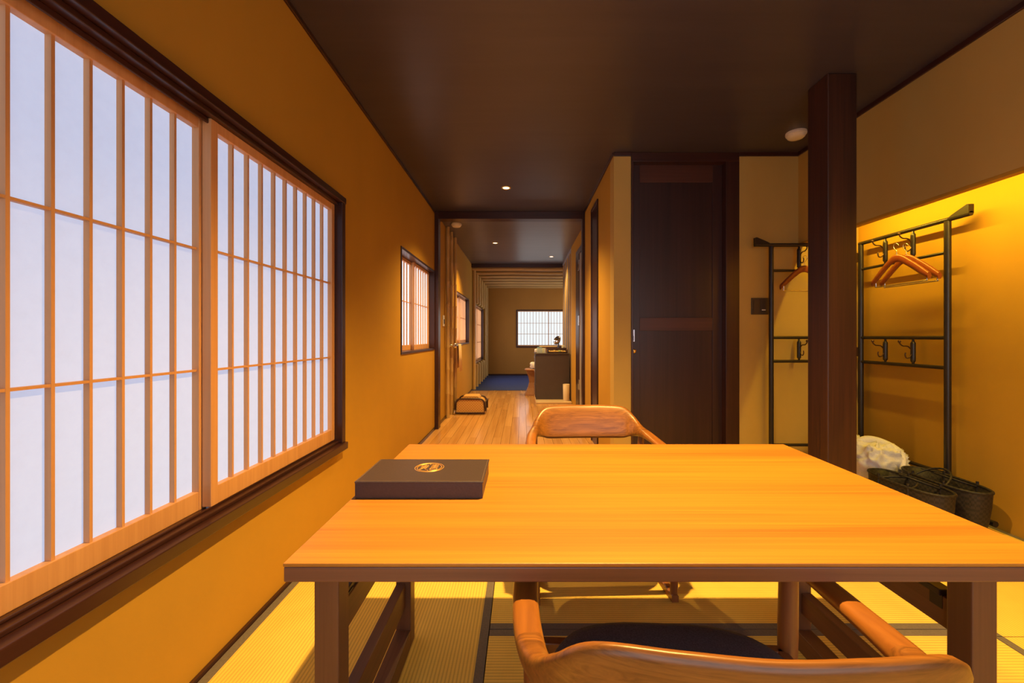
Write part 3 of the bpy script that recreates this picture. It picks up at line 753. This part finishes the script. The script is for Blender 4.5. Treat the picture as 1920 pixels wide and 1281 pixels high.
def bundle(name, label, c, size, seed, lumps=9):
    from mathutils import noise
    rnd = random.Random(seed); b_ = MB(); n, k = 84, 44; rings = []; o_ = Vector((rnd.uniform(0, 9), rnd.uniform(0, 9), rnd.uniform(0, 9)))
    sz = Vector(size)
    for i in range(k):
        th = pi*(i+0.02)/(k-0.96); rr = []
        for j in range(n):
            a = 2*pi*j/n; sx = math.copysign(abs(cos(a))**.66, cos(a)); sy = math.copysign(abs(sin(a))**.66, sin(a))
            st = abs(sin(th))**.55; ct = math.copysign(abs(cos(th))**.7, cos(th))
            u = Vector((sx*st, sy*st, ct))
            w1 = noise.noise(u*1.5+o_); q = u*2.3+o_+Vector((w1, -w1, w1))*0.8
            ridge = 1-abs(noise.noise(q))*2.2; ridge2 = 1-abs(noise.noise(q*2.4))*2.2
            d_ = 0.83+0.12*w1+0.15*max(0, ridge)**3+0.09*max(0, ridge2)**2
            rr.append((c[0]+sz.x*u.x*d_, c[1]+sz.y*u.y*d_, max(c[2]-size[2]*0.985, c[2]+sz.z*u.z*d_)))
        rings.append(rr)
    b_.loft(rings)
    return b_
def robe(label, base, size, seed, roll):
    t = thing('folded_robe', label, 'robe', base, group='white cotton robes piled in the alcove')
    c = (base[0], base[1], size[2])
    bundle('robe', '', c, size, seed).build('robe_bundle', M['robe'], t)
    # rolled collar laid over the top
    pts = catmull([tuple(Vector(c)+Vector(q)) for q in roll], 6)
    MB().tube(pts, [0.018+0.012*sin(pi*i/(len(pts)-1)) for i in range(len(pts))], 10).build('collar_roll', M['robe'], t)
robe('bundled white waffle robe beside the black baskets', (2.42, 2.835, 0), (0.16, 0.138, 0.185), 5,
     [(-.13,.10,.03), (-.08,.09,.13), (-.02,.07,.175), (.05,.02,.165), (.08,-.08,.12), (.05,-.13,.03)])
robe('white robe heap partly hidden behind the pillar', (2.36, 3.085, 0), (0.15, 0.085, 0.200), 11,
     [(-.12,-.04,.02), (-.09,-.05,.12), (-.03,-.04,.19), (.04,0,.19), (.09,.03,.13)])

# ---------------------------------------------------------------- hall beyond the lintel
# three bamboo poles against the left wall
for k, (y, lab) in enumerate(((5.55, 'nearest of three bamboo poles against the hall wall'), (5.82, 'middle one of three bamboo poles against the hall wall'), (6.15, 'farthest of three bamboo poles, beside the hall window'))):
    prof = [(0.026, 0.0)]
    z = 0.0; r0 = random.Random(k)
    while z < ZC-0.4:
        z += r0.uniform(.26, .34); prof += [(0.025, z-0.012), (0.0275, z-0.004), (0.0275, z+0.004), (0.0245, z+0.010)]
    prof.append((0.024, ZC-0.002))
    tag(MB().lathe(prof, (XL+0.032, y, 0), 14).build('bamboo_pole', M['bamboo']), lab, 'bamboo pole', 'bamboo poles on the hall wall')
ordn = ['first', 'second', 'third', 'fourth', 'fifth', 'sixth', 'last']
for k in range(7):
    y = 8.50+k*0.50
    t = thing('bamboo_arch', '%s bamboo arch of wall upright and rafter %s' % (ordn[k], 'at the carpet edge' if k == 0 else ('close to the far wall' if k == 6 else 'counting from the carpet edge')), 'bamboo arch', (XL, y, 0), group='bamboo arches over the carpet')
    if not (W4[0]-0.05 < y < W4[1]+0.05):
        MB().tube([(XL+0.04, y, 0.008), (XL+0.042, y+0.004, 1.2), (XL+0.04, y, ZC-0.11)], 0.034, 12).build('upright', M['bamboo'], t)
    else:
        MB().tube([(XL+0.04, y, 0.008), (XL+0.04, y, W4[2])], 0.034, 12).build('upright', M['bamboo'], t)
        MB().tube([(XL+0.04, y, W4[3]), (XL+0.04, y, ZC-0.11)], 0.034, 12).build('upright', M['bamboo'], t)
    MB().tube([(XL, y, ZC-0.085), (-0.2, y, ZC-0.080), (0.6, y, ZC-0.086), (2.3, y, ZC-0.082)], 0.040, 12).build('rafter', M['bamboo_x'], t)
# slatted partition right of the cabinet
t = thing('slatted_partition', 'row of slim upright posts behind the charcoal cabinet', 'partition', (X2+0.03, 6.9, 0))
for k in range(8):
    y = 6.95+k*0.20
    MB().box(X2+0.01, X2+0.055, y, y+0.045, 0, ZC-0.04).build('post', M['bamboo'] if k % 2 else M['grey_post'], t, 0.006)
box(X2, X2+0.065, 6.88, 8.40, ZC-0.04, ZC-0.001).build('head_rail', M['grey_post'], t)

# towel rail and towel
t = thing('towel_rail', 'chrome towel rail fixed beside the hall window', 'towel rail', (XL, 6.0, 0.96))
for y in (5.76, 6.30):
    MB().lathe([(0.028, 0.0), (0.028, 0.008), (0.012, 0.012), (0.012, 0.10)], (XL, y, 0.96), 14, 'x').build('bracket', M['chrome'], t)
MB().tube([(XL+0.10, 5.72, 0.96), (XL+0.10, 6.34, 0.96)], 0.012, 12).build('bar', M['chrome'], t)
MB().lathe([(0.02, -0.01), (0.034, 0.0), (0.034, 0.06), (0.02, 0.07)], (XL+0.10, 5.66, 0.96), 14, 'y').build('end_cap', M['chrome'], t)
def towel():
    b_ = MB(); ys = [5.95+0.26*i/12 for i in range(13)]; rings = []
    path = [(-.018, -.33), (-.016, -.15), (-.015, 0), (-.010, .012), (0, .016), (.010, .012), (.015, 0), (.020, -.15), (.028, -.38), (.026, -.38), (.018, -.15), (.012, 0), (.008, .010), (0, .0135), (-.008, .010), (-.0125, 0), (-.0135, -.15), (-.0155, -.33)]
    for i, y in enumerate(ys):
        rings.append([(XL+0.10+a+0.008*sin(i*1.3)*max(0, -z)*2.2, y, 0.96+z) for a, z in path])
    return b_.loft(rings)
tag(towel().build('hand_towel', M['towel']), 'cream hand towel hanging over the chrome rail', 'towel')

# rattan storage basket
rb = thing('rattan_case', 'rattan basket with dark rounded frame on the plank floor', 'basket', (-0.73, 5.98, 0))
def rr(x0, x1, z0, z1, r=0.07, n=6):
    pts = [(x0, z0), (x1, z0)]
    for k in range(n+1): a = pi/2*k/n; pts.append((x1-r+r*cos(a), z1-r+r*sin(a)))
    for k in range(n+1): a = pi/2+pi/2*k/n; pts.append((x0+r+r*cos(a), z1-r+r*sin(a)))
    return pts
o1 = rr(-0.925, -0.545, 0.02, 0.20)
MB().prism(o1, 5.83, 6.13, 'y').build('basket_body', M['rattan'], rb)
for y in (5.82, 6.14):
    MB().tube([(p[0], y, p[1]) for p in rr(-0.935, -0.535, 0.014, 0.212)], 0.012, 8, True).build('frame_hoop', M['rattan_frame'], rb)
MB().prism([(-0.87, 0.20), (-0.60, 0.20), (-0.63, 0.245), (-0.84, 0.245)], 5.85, 6.11, 'y').build('lid', M['rattan'], rb, 0.015)
for x_ in (-0.950, -0.518):
    MB().tube([(x_, 5.84, 0.04), (x_, 5.84, 0.17), (x_, 6.12, 0.17), (x_, 6.12, 0.04)], 0.010, 8).build('side_bar', M['rattan_frame'], rb)
MB().lathe([(0.001, -0.012), (0.032, -0.012), (0.032, 0.012), (0.001, 0.012)], (-0.950, 5.80, 0.034), 16, 'x').build('wheel', M['chrome'], rb)

# cabinet corner
tag(box(0.215, 0.792, 6.70, 7.60, 0.0, 0.028).build('platform_board', M['pale_wood'], None, 0.003), 'low pale wooden board under the charcoal cabinet', 'board')
cb = thing('vanity_cabinet', 'charcoal cabinet with flat side standing on a pale board', 'cabinet', (0.50, 7.25, 0.028))
box(0.225, 0.785, 7.0, 7.55, 0.028, 0.79).build('body', M['cabinet'], cb, 0.003)
box(0.205, 0.790, 6.99, 7.56, 0.79, 0.806).build('counter', M['cabinet'], cb, 0.002)
for k in range(3):
    dr = box(0.212, 0.225, 7.02, 7.53, 0.06+k*0.24, 0.285+k*0.24).build('drawer', M['cabinet'], cb, 0.002)
    MB().tube([(0.205, 7.2, 0.25+k*0.24), (0.205, 7.35, 0.25+k*0.24)], 0.006, 8).build('handle', M['chrome'], dr)
sh = thing('wall_ledge', 'pale wooden ledge behind the toiletries on the cabinet', 'ledge', (0.52, 7.5, 0.806))
box(0.32, 0.60, 7.46, 7.55, 0.806, 0.90).build('ledge_front', M['stool'], sh, 0.003)
box(0.30, 0.62, 7.44, 7.55, 0.90, 0.915).build('ledge_top', M['pale_wood'], sh, 0.003)
CT = 0.806
t = thing('amenity_box', 'clear box of blue and green packets at the cabinet edge', 'box', (0.315, 7.10, CT))
b = MB(); b.box(0.24, 0.39, 7.04, 7.045, CT, CT+0.085); b.box(0.24, 0.39, 7.165, 7.17, CT, CT+0.085); b.box(0.24, 0.244, 7.045, 7.165, CT, CT+0.085); b.box(0.386, 0.39, 7.045, 7.165, CT, CT+0.085); b.box(0.244, 0.386, 7.045, 7.165, CT, CT+0.004)
b.build('clear_walls', M['glass'], t)
for (a, m_, h_) in ((0.250, 'blue_box', .10), (0.292, 'blue_box', .095), (0.335, 'green_box', .08)):
    box(a, a+0.038, 7.06, 7.15, CT+0.004, CT+h_).build('packet', M[m_], t, 0.004)
t = thing('amenity_tray', 'dark-rimmed wooden tray of yellow packets on the cabinet', 'tray', (0.58, 7.13, CT))
b = MB(); b.box(0.42, 0.76, 7.02, 7.24, CT, CT+0.008); b.box(0.42, 0.76, 7.02, 7.03, CT, CT+0.022); b.box(0.42, 0.76, 7.23, 7.24, CT, CT+0.085); b.box(0.42, 0.432, 7.03, 7.23, CT, CT+0.06); b.box(0.748, 0.76, 7.03, 7.23, CT, CT+0.06)
b.build('tray_body', M['rattan_frame'], t)
for k in range(7):
    a = 0.44+k*0.043; box(a, a+0.036, 7.05, 7.20, CT+0.008, CT+0.035+0.015*random.random()).build('packet', M['yellow_box'] if k != 4 else M['green_box'], t, 0.004)
def cup(x, y, z, r, h, label, mat_):
    tag(MB().lathe([(r*.8, z), (r, z+h), (r*.9, z+h), (r*.72, z+0.006), (0.001, z+0.006)], (x, y, 0), 18).build('cup', mat_), label, 'cup', 'cups on the cabinet')
cup(0.715, 7.36, CT, 0.030, 0.13, 'small pale cup on the cabinet behind the tray', M['white'])
tag(bundle('', '', (0.245, 7.30, CT+0.033), (0.036, 0.07, 0.034), 3).build('folded_washcloth', M['robe']), 'small white washcloth at the cabinet front edge', 'washcloth')
for o in [x for x in COL.objects if x.name.startswith('folded_washcloth')]:
    for v in o.data.vertices: v.co.z = max(v.co.z, CT+0.0005)
t = thing('makeup_mirror', 'round tilting mirror on a slim stand on the cabinet', 'mirror', (0.63, 7.32, CT))
MB().lathe([(0.055, 0.0), (0.055, 0.008), (0.018, 0.014), (0.012, 0.03), (0.012, 0.19), (0.001, 0.20)], (0.63, 7.32, CT), 18).build('stand', M['mirror_stand'], t)
mr = MB().lathe([(0.001, -0.010), (0.075, -0.010), (0.082, -0.004), (0.082, 0.004), (0.075, 0.010), (0.001, 0.010)], (0, 0, 0), 28, 'x').mesh('mirror_disc', M['rattan_frame'])
dm = inst(mr, 'mirror_rim', t, (-0.025, -0.01, 0.215), (0, radians(22), radians(38)))
inst(MB().lathe([(0.001, -0.0125), (0.072, -0.0125), (0.072, -0.0095)], (0,0,0), 28, 'x').mesh('mirror_glass', M['mirror']), 'mirror_glass', dm, (0,0,0))
MB().tube([(0.535, 7.31, CT+0.185), (0.63, 7.32, CT+0.19)], 0.006, 8).build('arm', M['black_metal'], t)

tag(MB().lathe([(0.052, 0.028), (0.057, 0.30), (0.053, 0.30), (0.048, 0.034), (0.001, 0.034)], (0.722, 6.88, 0), 20).build('waste_bin', M['beige']), 'slim beige waste bin standing before the charcoal cabinet', 'bin')
t = thing('wooden_stool', 'hourglass shaped wooden stool just behind the charcoal cabinet', 'stool', (0.235, 7.76, 0))
b = MB(); prof = [(.190, 0.0), (.186, .03), (.135, .14), (.112, .24), (.128, .34), (.165, .44), (.172, .46)]
b.loft([[(0.235-r, 7.76-r*.8, z), (0.235+r, 7.76-r*.8, z), (0.235+r, 7.76+r*.8, z), (0.235-r, 7.76+r*.8, z)] for r, z in prof], smooth=False)
b.build('waisted_body', M['stool'], t, 0.004)
MB().loft([[(0.235+s*math.copysign(abs(cos(2*pi*j/28))**.5, cos(2*pi*j/28)), 7.76+.85*s*math.copysign(abs(sin(2*pi*j/28))**.5, sin(2*pi*j/28)), z) for j in range(28)] for s, z in ((.175, .458), (.196, .466), (.198, .482), (.185, .488))]).build('seat', M['stool'], t)
tag(bundle('', '', (0.245, 7.74, 0.488+0.062), (0.115, 0.10, 0.066), 9).build('towel_roll', M['robe']), 'white rolled towel resting on the wooden stool', 'towel')
o = [x for x in COL.objects if x.name == 'towel_roll'][0]
for v in o.data.vertices: v.co.z = max(v.co.z, 0.4885)
